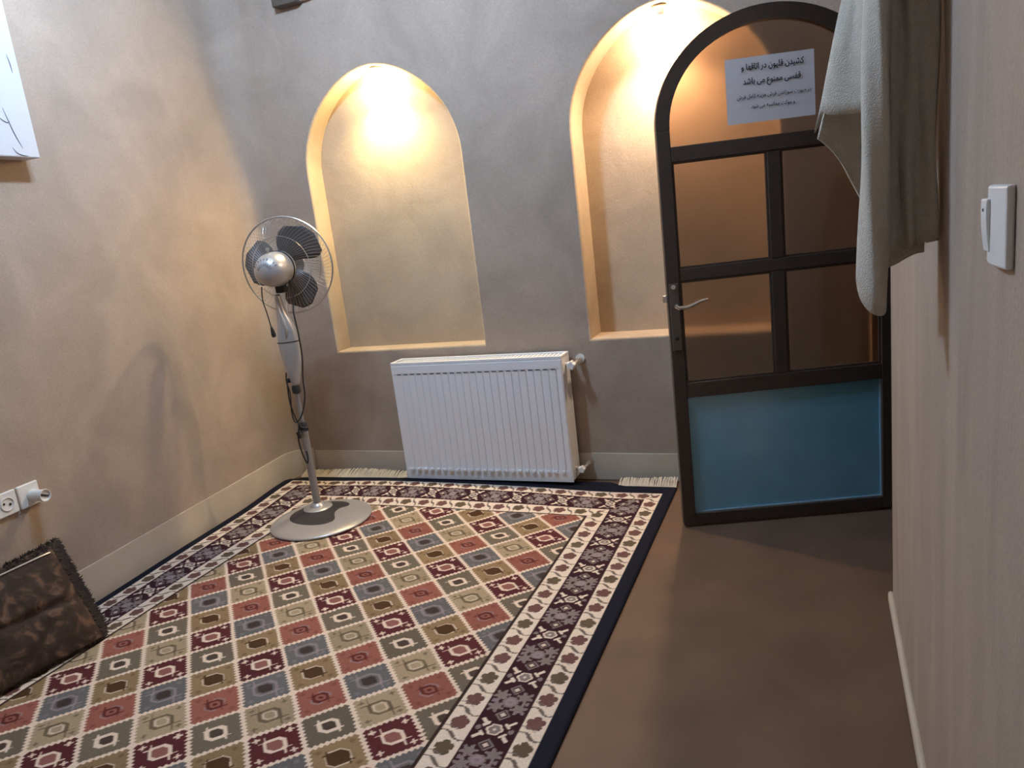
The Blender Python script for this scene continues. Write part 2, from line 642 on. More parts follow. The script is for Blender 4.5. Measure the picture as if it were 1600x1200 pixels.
    l = (tt - np.floor(tt) - 0.5) * per
    la = np.abs(l)
    sa = np.abs(s)

    def hexa(l_, s_, r0, lcol, fcol):
        d = np.maximum(np.abs(l_) * 1.0 + sa * 0.0, np.abs(l_) * 0.55 + np.abs(s_) * 0.8)
        put(m & (d < r0), lcol)
        put(m & (d < r0 * 0.74), fcol)
        put(m & (d < r0 * 0.22), lcol)
    hexa(l, s, 0.0195, 'white', 'grey')                 # medallion with arrows
    lb = per / 2 - la
    hexa(lb, s, 0.0195, 'grey', 'lav')                   # medallion with palms
    ls = la - per * 0.26                                  # little stepped squares between
    d = np.abs(ls) + sa
    put(m & (d < 0.0215), 'grey')
    put(m & (d < 0.0150), 'plum')
    put(m & (d < 0.0085), 'white', 0.9)
    # white arrows about the first medallion, grey palms about the second
    ax_, ay_ = la - 0.026, sa - 0.036
    ar = (np.abs(ax_ - ay_) < 0.0062) & (np.abs(ax_ + ay_) < 0.020)
    hd = (np.abs(ax_ + ay_ + 0.016) < 0.0065) & (np.abs(ax_ - ay_) < 0.0155)
    put(m & (ar | hd), 'white')
    px_, py_ = lb - 0.023, sa - 0.033
    rp, tp = np.hypot(px_, py_), np.arctan2(py_, px_)
    palm = (rp < 0.0185 + 0.0060 * np.cos(6 * (tp - 0.8))) & (rp < 0.026)
    put(m & palm, 'grey')
    put(m & palm & (rp > 0.0165 + 0.0060 * np.cos(6 * (tp - 0.8))), 'lav', 0.9)
    put(m & (np.hypot(la, sa - 0.045) < 0.0075), 'grey')
    put(m & (np.hypot(lb, sa - 0.047) < 0.0065), 'lav', 0.8)
    put(e < edge_n, 'navy')
    # woven pile variation
    out *= (0.92 + 0.16 * rng.random(X.shape))[..., None]
    return np.clip(out, 0, 1)


NX, NY = 560, 860
gx = np.linspace(-RUG_HW, RUG_HW, NX)
gy = np.linspace(-RUG_HL, RUG_HL, NY)
GX, GY = np.meshgrid(gx, gy)
rcol = rug_colors(GX, GY)
WX, WY = GX + RUG_CX, GY + RUG_CY
# the rug is pushed up against the left wall: its border gives there
wall_x = xl(WY) + 0.016
tl = np.clip((-GX - 0.69) / 0.31, 0, 1)
WX = WX + tl * (wall_x - (RUG_CX - RUG_HW))
WZ = 0.011 + 0.0012 * np.sin(GX * 9 + 2 * GY) * np.sin(GY * 7)
# far end rucks up a little in front of the radiator and corner
ruck = smoothstep(1.05, 1.42, GY) * (0.35 + 0.65 * np.exp(-((GX + 0.25) / 0.55) ** 2)) * (1 - smoothstep(0.35, 0.8, GX))
WZ = WZ + 0.028 * ruck * (1 - 0.65 * smoothstep(1.45, 1.512, GY))
reach = smoothstep(-2.02, -1.90, WX) * (1 - smoothstep(-0.92, -0.82, WX))
WY = WY + smoothstep(1.462, 1.512, GY) * (0.042 + reach * 0.045) * smoothstep(-2.69, -2.52, WX)
edge = np.minimum(RUG_HW - np.abs(GX), RUG_HL - np.abs(GY))
WZ = WZ - 0.005 * (1 - smoothstep(0, 0.008, edge))
verts = np.stack([WX, WY, WZ], -1).reshape(-1, 3)
ii = np.arange(NX * NY).reshape(NY, NX)
quads = np.stack([ii[:-1, :-1], ii[:-1, 1:], ii[1:, 1:], ii[1:, :-1]], -1).reshape(-1, 4)
border = np.concatenate([ii[0, :], ii[1:, -1], ii[-1, -2::-1], ii[-2:0:-1, 0]])
nb = len(border)
base_v = verts[border].copy()
base_v[:, 2] = 0.0008
off = len(verts)
verts_all = np.concatenate([verts, base_v])
bi = np.arange(nb)
sk = np.stack([border, off + bi, off + (bi + 1) % nb, border[(bi + 1) % nb]], -1)
fall = np.concatenate([quads, sk])
me = bpy.data.meshes.new('patterned_rug')
me.vertices.add(len(verts_all))
me.vertices.foreach_set('co', verts_all.astype(np.float32).ravel())
me.loops.add(len(fall) * 4)
me.loops.foreach_set('vertex_index', fall.astype(np.int32).ravel())
me.polygons.add(len(fall))
me.polygons.foreach_set('loop_start', np.arange(0, len(fall) * 4, 4, dtype=np.int32))
me.update(calc_edges=True)
ca = me.color_attributes.new('weave', 'FLOAT_COLOR', 'POINT')
cc = np.ones((len(verts_all), 4), np.float32)
cc[:len(verts), :3] = rcol.reshape(-1, 3)
cc[len(verts):, :3] = RCOL['navy']
ca.data.foreach_set('color', cc.ravel())
m, nt, b = nmat('woven_rug_pile')
at_ = nt.nodes.new('ShaderNodeVertexColor')
at_.layer_name = 'weave'
nt.links.new(at_.outputs['Color'], b.inputs['Base Color'])
b.inputs['Roughness'].default_value = 0.9
b.inputs['Specular IOR Level'].default_value = 0.12
tc = nt.nodes.new('ShaderNodeTexCoord')
nz = nt.nodes.new('ShaderNodeTexNoise')
nz.inputs['Scale'].default_value = 260
bp = nt.nodes.new('ShaderNodeBump')
bp.inputs['Strength'].default_value = 0.5
bp.inputs['Distance'].default_value = 0.003
nt.links.new(tc.outputs['Object'], nz.inputs['Vector'])
nt.links.new(nz.outputs['Fac'], bp.inputs['Height'])
nt.links.new(bp.outputs['Normal'], b.inputs['Normal'])
me.materials.append(m)
me.polygons.foreach_set('use_smooth', np.ones(len(fall), dtype=bool))
rug_pile = bpy.data.objects.new('pile', me)
COL.objects.link(rug_pile)
rug = empty('patterned_rug', (RUG_CX, RUG_CY, 0))
tag(rug, 'large woven rug with coloured diamond lattice and navy edge on the floor', 'rug')
rug_pile.parent = rug
rug_pile.matrix_local = Matrix.Translation((-RUG_CX, -RUG_CY, 0))

# cotton fringe at the far end: many short strands, partly folded
mb = MB()
far_y = RUG_CY + RUG_HL + 0.040
x = RUG_CX - RUG_HW - 0.035
while x < RUG_CX + RUG_HW - 0.005:
    w = 0.0032 + 0.002 * random.random()
    hidden = -1.93 < x < -0.86
    if not hidden:
        L = 0.050 + 0.010 * math.sin(x * 7.0) + 0.008 * random.random()
        if x > -0.80:
            L *= 0.95
        L = min(L, YB - 0.012 - far_y)
        z0 = 0.012 + 0.016 * math.exp(-((x + 1.85) / 0.6) ** 2)
        sk_ = random.uniform(-0.008, 0.008)
        up = 0.012 + 0.010 * (0.5 + 0.5 * math.sin(x * 11 + 1)) + 0.006 * random.random()
        p = [(x, far_y - 0.004, z0 - 0.004), (x + sk_ * 0.4, far_y + L * 0.45, z0 + up * 0.6), (x + sk_, far_y + L, z0 + up * 0.95)]
        v = []
        for (a_, b_, c_) in p:
            v += [(a_ - w / 2, b_, c_), (a_ + w / 2, b_, c_), (a_ + w / 2, b_, c_ - 0.003), (a_ - w / 2, b_, c_ - 0.003)]
        f = []
        for k in (0, 4):
            for j in range(4):
                f.append((k + j, k + (j + 1) % 4, k + 4 + (j + 1) % 4, k + 4 + j))
        f += [(3, 2, 1, 0), (8, 9, 10, 11)]
        mb.add(v, f)
    x += w + 0.0004
fr = mb.build('fringe', M_FRINGE, rug, matrix=Matrix.Translation((-RUG_CX, -RUG_CY, 0)))
fr['kind'] = 'stuff'
fr['label'] = 'cream cotton fringe'

# ------------------------------------------------------------------ panel radiator
RX0, RX1, RZ0, RZ1 = -1.942, -1.060, 0.030, 0.628
RF = YB - 0.135                       # front face
rad = tag(empty('radiator', ((RX0 + RX1) / 2, YB - 0.07, 0)), 'white fluted panel radiator hung on the back wall under the niches', 'radiator')
RL = Matrix.Translation((-(RX0 + RX1) / 2, -(YB - 0.07), 0))
NF = 23
pitch = (RX1 - RX0 - 0.05) / NF
prof = []
x = RX0
prof.append((RX0, 0.004))
prof.append((RX0 + 0.006, 0.0))
for i in range(NF):
    xc = RX0 + 0.025 + (i + 0.5) * pitch
    hw = pitch * 0.5
    for (t, dz) in ((-0.98, 1.0), (-0.80, 1.0), (-0.62, 0.0), (0.62, 0.0), (0.80, 1.0)):
        prof.append((xc + t * hw, 0.0045 * dz))
prof.append((RX1 - 0.006, 0.0))
prof.append((RX1, 0.004))
zr = [RZ0, RZ0 + 0.004, RZ0 + 0.052, RZ0 + 0.066, RZ1 - 0.066, RZ1 - 0.052, RZ1 - 0.018, RZ1 - 0.014]
fl = [0, 0, 0, 1, 1, 0, 0, 0]
edge_in = [0.006, 0, 0, 0, 0, 0, 0, 0.006]
mb = MB()
v, f = [], []
for z, k, e_ in zip(zr, fl, edge_in):
    for j, (px, dy) in enumerate(prof):
        end = j in (0, len(prof) - 1)
        v.append((px, RF + (dy if end else dy * k) + e_, z))
npf = len(prof)
for i in range(len(zr) - 1):
    for j in range(npf - 1):
        f.append((i * npf + j, i * npf + j + 1, (i + 1) * npf + j + 1, (i + 1) * npf + j))
mb.add(v, f)
fp = mb.build('front_panel', M_WHITE, rad, matrix=RL, recalc=False)
sd = fp.modifiers.new('thick', 'SOLIDIFY')
sd.thickness = 0.010
sd.offset = -1
mb = MB()
for i in range(NF):
    xc = RX0 + 0.025 + (i + 0.5) * pitch
    mb.box((xc - pitch * 0.30, RF - 0.0012, RZ1 - 0.062), (xc + pitch * 0.30, RF + 0.003, RZ1 - 0.056))
mb.build('upper_slots', M_SLOT, rad, matrix=RL)['label'] = 'dark dashes below the top edge'
mb = MB()
for i in range(NF):
    xc = RX0 + 0.025 + (i + 0.5) * pitch
    mb.prism([(xc - pitch * 0.30, RZ0 + 0.050), (xc + pitch * 0.30, RZ0 + 0.050), (xc + pitch * 0.24, RZ0 + 0.061), (xc - pitch * 0.24, RZ0 + 0.061)], RF - 0.013, RF + 0.002)
mb.build('lower_ridges', M_WHITE, rad, matrix=RL, bevel=0.002)
MB().box((RX0 + 0.012, YB - 0.030, RZ0 + 0.01), (RX1 - 0.012, YB - 0.022, RZ1 - 0.02)).build('back_panel', M_WHITE, rad, matrix=RL)
for xs, xe in ((RX0, RX0 + 0.006), (RX1 - 0.006, RX1)):
    m_ = MB().box((xs, RF + 0.008, RZ0 + 0.008), (xe, YB - 0.022, RZ1 - 0.008))
    m_.build('side_cover', M_WHITE, rad, bevel=0.002, matrix=RL)
# top cover: frame with slot grille
mb = MB()
mb.box((RX0, RF + 0.002, RZ1 - 0.014), (RX1, RF + 0.012, RZ1))
mb.box((RX0, YB - 0.032, RZ1 - 0.014), (RX1, YB - 0.022, RZ1))
mb.box((RX0, RF + 0.012, RZ1 - 0.014), (RX0 + 0.014, YB - 0.032, RZ1))
mb.box((RX1 - 0.014, RF + 0.012, RZ1 - 0.014), (RX1, YB - 0.032, RZ1))
mb.build('top_cover', M_WHITE, rad, bevel=0.002, matrix=RL)
mb = MB()
ng = 44
for i in range(ng):
    xx = RX0 + 0.014 + (RX1 - RX0 - 0.028) * (i + 0.25) / ng
    mb.box((xx, RF + 0.012, RZ1 - 0.012), (xx + 0.012, YB - 0.032, RZ1 - 0.008))
mb.build('top_grille', M_WHITE, rad, matrix=RL)
mb = MB()
mb.box((RX0 + 0.02, RF + 0.02, RZ0 + 0.02), (RX1 - 0.02, YB - 0.04, RZ1 - 0.06))
mb.build('convector_core', M_SLOT, rad, matrix=RL)
for xb in (RX0 + 0.18, RX1 - 0.18):
    MB().box((xb - 0.015, YB - 0.026, RZ0 + 0.08), (xb + 0.015, YB - 0.001, RZ1 - 0.08)).build('wall_bracket', M_WHITE, rad, matrix=RL)


def valve(z, small):
    y = RF + 0.055
    k = 0.82 if small else 1.0
    root = MB()
    root.tube([(RX1 - 0.004, y, z), (RX1 + 0.030 * k, y, z)], 0.010 * k, 12)
    root.tube([(RX1 + 0.012 * k, y, z), (RX1 + 0.020 * k, y, z)], 0.014 * k, 6)
    root.tube([(RX1 + 0.030 * k, y, z), (RX1 + 0.042, y + 0.012, z), (RX1 + 0.046, y + 0.035, z + 0.004), (RX1 + 0.048, YB - 0.012, z + 0.010)], 0.010 * k, 10)
    root.tube([(RX1 + 0.046, y + 0.035, z + 0.004), (RX1 + 0.047, y + 0.047, z + 0.006)], 0.0145 * k, 6)
    vb = root.build('valve_body', M_BRASS, rad, smooth=True, matrix=RL)
    cap = MB()
    pr = []
    for i in range(20):
        a = 2 * math.pi * i / 20
        pr.append((RX1 + 0.034 + math.cos(a) * (0.021 if i % 4 < 2 else 0.0165) * k, z + math.sin(a) * (0.021 if i % 4 < 2 else 0.0165) * k))
    cap.prism(pr, y - 0.040 * k, y - 0.008)
    cap.build('valve_knob', M_WPLASTIC, rad, bevel=0.003, matrix=RL)
    fl_ = MB()
    fl_.tube([(RX1 + 0.048, YB - 0.010, z + 0.010), (RX1 + 0.048, YB - 0.001, z + 0.010)], 0.021 * k, 16)
    fl_.build('wall_rosette', M_WPLASTIC if not small else M_BRASS, rad, smooth=True, matrix=RL)


valve(RZ1 - 0.050, False)
valve(RZ0 + 0.055, True)

# ------------------------------------------------------------------ arched iron door, standing open into the room
DP = Vector((-0.503, 2.689, 0))
DA = math.radians(19.05)
DW, DSPR, DZ0, DD = 0.800, 1.475, 0.012, 0.036         # width, spring line, bottom gap, depth
DAX, DAZ = DW / 2, 0.362                                # arch half axes
SW = 0.048
door = tag(empty('arched_door', (DP.x, DP.y, 0), DA), 'open arched brown iron door with frosted glass and a blue lower panel', 'door')


def d_arch(inset, t):
    return (DW / 2 + (DAX - inset) * math.cos(t), DSPR + (DAZ - inset) * math.sin(t))


def bar(name, x0, x1, z0, z1, y0=0.0, y1=DD, mat=M_IRON, bv=0.003, parent=door):
    return MB().box((x0, y0, z0), (x1, y1, z1)).build(name, mat, parent, bevel=bv)


bar('stile', 0, SW, DZ0, DSPR)
bar('stile', DW - SW, DW, DZ0, DSPR)
mb = MB()
rings = []
for i in range(41):
    t = math.pi - math.pi * i / 40
    xo, zo = d_arch(0, t)
    xi, zi = d_arch(SW, t)
    rings.append([(xo, 0, zo), (xo, DD, zo), (xi, DD, zi), (xi, 0, zi)])
mb.loft(rings)
mb.build('arch_head', M_IRON, door, smooth=True)
bar('bottom_rail', SW, DW - SW, DZ0, DZ0 + 0.044)
bar('lower_rail', SW, DW - SW, 0.517, 0.574)
bar('middle_rail', SW, DW - SW, 0.951, 0.996, 0.003, DD - 0.003)
bar('transom_rail', SW, DW - SW, 1.366, 1.418)
MXL, MXR = 0.374, 0.420
bar('mullion', MXL, MXR, 0.574, 0.951, 0.003, DD - 0.003)
bar('mullion', MXL, MXR, 0.996, 1.366, 0.003, DD - 0.003)
panes = [(SW, MXL, 0.574, 0.951), (MXR, DW - SW, 0.574, 0.951), (SW, MXL, 0.996, 1.366), (MXR, DW - SW, 0.996, 1.366)]
for (x0, x1, z0, z1) in panes:
    g = bar('glass_pane', x0 - 0.004, x1 + 0.004, z0 - 0.004, z1 + 0.004, 0.016, 0.020, M_GLASS, 0)
    g['label'] = 'brown frosted glass pane'
    mb = MB()
    b_ = 0.007
    mb.box((x0, 0.006, z0), (x1, 0.015, z0 + b_))
    mb.box((x0, 0.006, z1 - b_), (x1, 0.015, z1))
    mb.box((x0, 0.006, z0 + b_), (x0 + b_, 0.015, z1 - b_))
    mb.box((x1 - b_, 0.006, z0 + b_), (x1, 0.015, z1 - b_))
    mb.build('glazing_bead', M_IRON, g)
out = [d_arch(SW - 0.005, math.pi - math.pi * i / 30) for i in range(31)]
out = [(SW - 0.005, 1.414)] + out + [(DW - SW + 0.005, 1.414)]
MB().prism(out, 0.016, 0.020).build('glass_pane', M_GLASS, door)['label'] = 'arched frosted glass pane at the top'
bp_ = bar('lower_panel', SW - 0.004, DW - SW + 0.004, 0.050, 0.521, 0.014, 0.020, M_BLUE, 0)
bp_['label'] = 'blue painted lower panel'
mb = MB()
mb.box((SW, 0.008, 0.056), (DW - SW, 0.014, 0.0605))
mb.box((DW - SW - 0.0045, 0.008, 0.0605), (DW - SW, 0.014, 0.517))
mb.build('panel_bead', simple('light_blue_bead', (0.30, 0.42, 0.50), 0.35), bp_)
# handle set
pl_ = bar('handle_plate', 0.006, 0.042, 0.700, 0.948, -0.006, 0.0, M_PLATE, 0.003)
mb = MB()
mb.tube([(0.024, -0.004, 0.868), (0.024, -0.040, 0.868)], 0.0085, 12)
mb.tube([(0.022, -0.040, 0.870), (0.032, -0.043, 0.862), (0.055, -0.045, 0.862), (0.078, -0.044, 0.868), (0.110, -0.042, 0.880), (0.135, -0.041, 0.884)], [0.009, 0.009, 0.008, 0.0075, 0.0065, 0.005], 10)
mb.build('lever', M_CHROME, pl_, smooth=True)
mb = MB()
mb.tube([(0.020, -0.005, 0.936), (0.020, -0.018, 0.936)], 0.0085, 14)
mb.build('key_cylinder', M_CHROME, pl_, smooth=True)
mb = MB()
mb.tube([(0.024, -0.005, 0.745), (0.024, -0.008, 0.745)], 0.007, 12)
mb.build('keyhole', M_BLACK, pl_)
mb = MB().box((-0.016, 0.010, 0.880), (0.0, 0.024, 0.905))
mb.build('latch', M_CHROME, door, bevel=0.002)
for z in (0.30, 1.30):
    MB().tube([(DW + 0.006, DD * 0.5, z), (DW + 0.006, DD * 0.5, z + 0.09)], 0.009, 10).build('hinge', M_IRON, door, smooth=True)
# fixed jamb the door hangs from
jx, jy = DP.x + math.cos(DA) * (DW + 0.012), DP.y + math.sin(DA) * (DW + 0.012)
jamb = struct(MB().box((jx + 0.004, jy + 0.002, 0), (jx + 0.05, ST - 0.0005, 2.249)).build('trim_1', M_IRON, bevel=0.003), 'brown iron door jamb in the doorway', 'door frame')

# ------------------------------------------------------------------ notice taped to the door glass
FORMS = {'ک': (0xFB8E, 1), 'ش': (0xFEB5, 1), 'ی': (0xFBFC, 1), 'د': (0xFEA9, 0), 'ن': (0xFEE5, 1), 'ق': (0xFED5, 1), 'ل': (0xFEDD, 1),
         'و': (0xFEED, 0), 'ر': (0xFEAD, 0), 'ا': (0xFE8D, 0), 'ت': (0xFE95, 1), 'ه': (0xFEE9, 1), 'ف': (0xFED1, 1), 'س': (0xFEB1, 1),
         'م': (0xFEE1, 1), 'ع': (0xFEC9, 1), 'ب': (0xFE8F, 1), 'ص': (0xFEB9, 1), 'ز': (0xFEAF, 0), 'ح': (0xFEA1, 1)}


def shape(text):
    res = []
    for w in text.split(' '):
        o_ = ''
        for i, ch in enumerate(w):
            base, dual = FORMS[ch]
            pj = i > 0 and FORMS[w[i - 1]][1]
            nj = dual and i < len(w) - 1
            o_ += chr(base + (1 if pj and not nj else 2 if nj and not pj else 3 if nj and pj else 0))
        res.append(o_[::-1])
    return ' '.join(res[::-1])


paper = tag(empty('paper_notice', (0, 0, 0)), 'white paper notice with Persian lettering taped to the door glass', 'notice')
PM = Matrix.Translation((DP.x, DP.y, 0)) @ Matrix.Rotation(DA, 4, 'Z') @ Matrix.Translation((0.249, 0.0145, 1.466)) @ Matrix.Rotation(math.radians(0.0), 4, 'Y')
paper.matrix_world = PM
PW, PH = 0.297, 0.212
mb = MB()
NXp, NZp = 13, 9
v, f = [], []
for j in range(NZp):
    for i in range(NXp):
        x, z = PW * i / (NXp - 1), PH * j / (NZp - 1)
        v.append((x, -0.0004 - 0.45 * 0.0016 * abs(math.sin(x * 30 + z * 12)) * (0.4 + 0.6 * random.random()) - 0.0007 * math.exp(-((z - 0.105) / 0.01) ** 2) - 0.0006 * math.exp(-((x - 0.15) / 0.008) ** 2), z))
for j in range(NZp - 1):
    for i in range(NXp - 1):
        a_ = j * NXp + i
        f.append((a_, a_ + 1, a_ + NXp + 1, a_ + NXp))
mb.add(v, f)
sheet_ = mb.build('sheet', M_PAPER, paper, smooth='all')


def text_line(body, size, xr, zb, width, bold):
    cu = bpy.data.curves.new('lettering', 'FONT')
    cu.body = shape(body)
    cu.size = size
    cu.resolution_u = 2
    cu.align_x = 'LEFT'
    tmp = bpy.data.objects.new('lettering_src', cu)
    COL.objects.link(tmp)
    bpy.context.view_layer.update()
    me_ = bpy.data.meshes.new_from_object(tmp)
    bpy.data.objects.remove(tmp, do_unlink=True)
    bpy.data.curves.remove(cu)
    co = np.array([q.co[:] for q in me_.vertices])
    w = co[:, 0].max() - co[:, 0].min()
    k = width / w
    x0 = co[:, 0].min()
    for q in me_.vertices:
        xx = (q.co.x - x0) * k + xr - width
        zz = zb + q.co.y
        q.co = (xx, -0.0028, zz)
    co = np.array([q.co[:] for q in me_.vertices])
    faces = [tuple(p.vertices) for p in me_.polygons]
    bpy.data.meshes.remove(me_)
    m_ = MB()
    for k, (dx, dz) in enumerate(((0, 0), (bold, 0), (0, bold), (-bold, 0), (0, -bold)) if bold else ((0, 0),)):
        m_.add(co + np.array((dx, -0.00004 * k, dz)), faces)
    me_ = bpy.data.meshes.new('lettering')
    me_.from_pydata(m_.v, [], m_.f)
    me_.materials.append(M_INK)
    o_ = bpy.data.objects.new('lettering', me_)
    COL.objects.link(o_)
    o_.parent = paper
    return o_


text_line('کشیدن قلیون در اتاقها و', 0.0275, 0.262, 0.172, 0.208, 0.0005)
text_line('قفسی ممنوع می باشد', 0.0275, 0.250, 0.126, 0.192, 0.0005)
text_line('در صورت سوزاندن فرش هزینه کامل فرش', 0.0175, 0.283, 0.080, 0.248, 0.0002)
text_line('و موکت محاسبه می شود', 0.0175, 0.228, 0.047, 0.146, 0.0002)

# ------------------------------------------------------------------ pedestal fan (seen from behind)
FX, FY = -2.172, 2.622
fan = tag(empty('pedestal_fan', (FX, FY, 0)), 'silver pedestal fan standing on the rug in the corner', 'fan')
RGT = Vector((0.919, 0.394, 0))              # a side direction of the fan
FN = Vector((-0.20, 0.975, 0.06)).normalized()   # where the fan blows
Z3 = Vector((0, 0, 1))


def fp_(s, z, d=0.0):
    """point beside the fan pole: s to its side, d towards the room"""
    p = RGT * s + Vector((0.394, -0.919, 0)) * d
    return (p.x, p.y, z)


BZ = 0.0125
# wide low dish base
BC = RGT * 0.030 + Vector((0.394, -0.919, 0)) * 0.078
bm_ = Matrix.Translation(BC)
prof = [(0.0, BZ), (0.217, BZ), (0.227, BZ + 0.003), (0.228, BZ + 0.007), (0.221, BZ + 0.012), (0.19, BZ + 0.019), (0.14, BZ + 0.026), (0.09, BZ + 0.030), (0.0, BZ + 0.032)]
MB().lathe(prof, 64, bm_, cap=False).build('base', M_SILVER, fan, smooth='all')


def dish_z(p):
    r = math.hypot(p[0] - BC.x, p[1] - BC.y)
    for (r0, z0), (r1, z1) in zip(prof[:-1], prof[1:]):
        if z0 >= BZ + 0.006 and r1 <= r <= r0:
            return z0 + (z1 - z0) * (r0 - r) / (r0 - r1 + 1e-9)
    return BZ + 0.006


# dark kidney shaped inlay sweeping across the dish
mb = MB()
inl = [(-0.116, 0.086), (-0.124, 0.027), (-0.102, -0.018), (-0.071, -0.070), (-0.031, -0.092), (0.015, -0.097), (0.063, -0.092), (0.114, -0.07), (0.148, -0.028), (0.142, 0.015),
       (0.111, 0.027), (0.094, 0.066), (0.096, 0.102), (0.112, 0.150), (0.108, 0.185), (0.074, 0.206), (0.015, 0.203), (-0.046, 0.175), (-0.093, 0.132)]
ni = len(inl)
ci = (0.010, 0.060)
rows = []
for t in (1.0, 0.97, 0.8, 0.6, 0.4, 0.2):
    row = []
    for (s_, d_) in inl:
        q = fp_(ci[0] + (s_ - ci[0]) * t, 0, ci[1] + (d_ - ci[1]) * t)
        row.append((q[0], q[1], dish_z(q) + (0.0026 if t < 0.99 else 0.0)))
    rows.append(row)
mb.loft(rows, cap=False)
mb.add(rows[-1], [tuple(range(ni))])
o = mb.build('base_inlay', M_CHARCOAL, fan, smooth='all')
sd = o.modifiers.new('smooth', 'SUBSURF')
sd.levels = 2
sd.render_levels = 2
o['label'] = 'dark kidney shaped inlay on the dish'
MB().lathe([(0.066, BZ + 0.030), (0.066, BZ + 0.036), (0.060, BZ + 0.041), (0.036, BZ + 0.044), (0.028, BZ + 0.058), (0.024, BZ + 0.060)], 40).build('pole_flange', M_SILVER, fan, smooth=True)
MB().tube([(0, 0, BZ + 0.03), (0, 0, 0.455)], 0.0175, 24).build('outer_pole', M_SILVER_D, fan, smooth=True)
MB().lathe([(0.020, 0.425), (0.0215, 0.430), (0.0215, 0.455), (0.018, 0.462), (0.011, 0.464)], 24).build('height_collar', M_CHARCOAL, fan, smooth=True)
MB().tube([(0, 0, 0.45), (0, 0, 0.66)], 0.0095, 16).build('inner_pole', M_SILVER_D, fan, smooth=True)
MB().lathe([(0.012, 0.595), (0.019, 0.600), (0.019, 0.625), (0.016, 0.632)], 20).build('column_collar', M_BLACK, fan, smooth=True)
# swelling control column
spec = [(0.628, 0.002, 0.016, 0.018), (0.66, 0.002, 0.021, 0.021), (0.70, 0.004, 0.030, 0.026), (0.75, 0.006, 0.038, 0.031), (0.80, 0.005, 0.042, 0.034), (0.832, 0.004, 0.043, 0.035),
        (0.870, 0.006, 0.040, 0.034), (0.91, 0.006, 0.032, 0.031), (0.95, 0.000, 0.022, 0.026), (0.99, -0.006, 0.015, 0.021), (1.03, -0.008, 0.013, 0.018), (1.045, -0.008, 0.010, 0.013)]


def ell(z, s, ws, wd, n=24):
    out_ = []
    for j in range(n):
        a = 2 * math.pi * j / n
        sa = math.sin(a)
        out_.append(fp_(s + ws * math.cos(a), z, wd * (abs(sa) ** 0.85) * (1 if sa > 0 else -1)))
    return out_


col_ = MB().loft([ell(z_, s_, a_ * 1.10, b_ * 1.05) for z_, s_, a_, b_ in spec]).build('control_column', M_SILVER, fan, smooth='all')
sd = col_.modifiers.new('smooth', 'SUBSURF')
sd.levels = 1
sd.render_levels = 2
MB().loft([ell(0.829, 0.004, 0.0476, 0.0370), ell(0.8315, 0.004, 0.0480, 0.0374), ell(0.834, 0.004, 0.0476, 0.0370)], cap=False).build('column_seam', M_CHARCOAL, fan, smooth='all')
MB().tube([fp_(-0.010, 1.02, 0.014), fp_(-0.006, 0.975, 0.022), fp_(0.006, 0.930, 0.030), fp_(0.014, 0.890, 0.034), fp_(0.010, 0.855, 0.036)], [0.004, 0.007, 0.009, 0.008, 0.004], 10).build('column_ridge', M_SILVER, fan, smooth='all')
MB().lathe([(0.0, 0.0), (0.011, 0.0), (0.012, 0.004), (0.010, 0.012), (0.0, 0.013)], 18, Matrix.Translation(fp_(-0.018, 0.66, 0.012)) @ Matrix.Rotation(math.radians(90), 4, 'Y') @ Matrix.Rotation(math.pi, 4, 'X'), cap=False).build('clamp_knob', M_CHARCOAL, fan, smooth=True)

# tilting joint and motor head
HC = Vector((0.0, 0.0, 1.152)) + RGT * 0.014      # motor centre
Q = FN.to_track_quat('Z', 'Y').to_matrix().to_4x4()
HM = Matrix.Translation(HC) @ Q
MB().box((-0.020, -0.018, -0.105), (0.020, 0.022, -0.055), Matrix.Translation(HC) @ Matrix.Rotation(math.radians(12), 4, 'Z')).build('tilt_joint', M_BLACK, fan, bevel=0.006)
prof_m = [(0.0, -0.118), (0.022, -0.116), (0.045, -0.106), (0.062, -0.086), (0.071, -0.058), (0.0745, -0.026), (0.0745, 0.004)]
mot = MB().lathe(prof_m + [(0.0, 0.004)], 40, HM, cap=False).build('motor_housing', M_SILVER, fan, smooth=True)
MB().lathe([(0.070, 0.004), (0.0765, 0.006), (0.0765, 0.013), (0.070, 0.015)], 40, HM, cap=True).build('housing_band', M_BLACK, mot, smooth=True)
MB().lathe([(0.0735, 0.015), (0.0735, 0.030), (0.060, 0.046), (0.03, 0.052), (0.0, 0.053)], 40, HM, cap=False).build('front_housing', M_SILVER, mot, smooth=True)
# vent slots on the back of the housing
mb = MB()
for i in range(9):
    a = math.radians(-64 + 16 * i) + math.pi / 2
    r0, z0, r1, z1 = 0.026, -0.1155, 0.056, -0.0955
    mb.tube([HM @ Vector((r0 * math.cos(a), r0 * math.sin(a), z0)), HM @ Vector((r1 * math.cos(a), r1 * math.sin(a), z1))], 0.0016, 6)
mb.build('vent_slots', M_CHARCOAL, mot)
kp = HC + Z3 * 0.066 - FN * 0.055
MB().tube([kp, kp + Z3 * 0.020], 0.004, 10).tube([kp + Z3 * 0.018, kp + Z3 * 0.030], 0.0075, 12).build('oscillation_knob', M_SILVER, mot, smooth=True)

# guard: two wire dishes and a rim
GR = 0.213
GOFF = 0.095
GM = Matrix.Translation(HC + FN * GOFF) @ Q
mb = MB()
mb.tube([GM @ Vector((GR * math.cos(2 * math.pi * i / 72), GR * math.sin(2 * math.pi * i / 72), 0)) for i in range(72)], 0.0038, 8, closed=True)
mb.build('guard_rim', M_WIRE, fan, smooth=True)


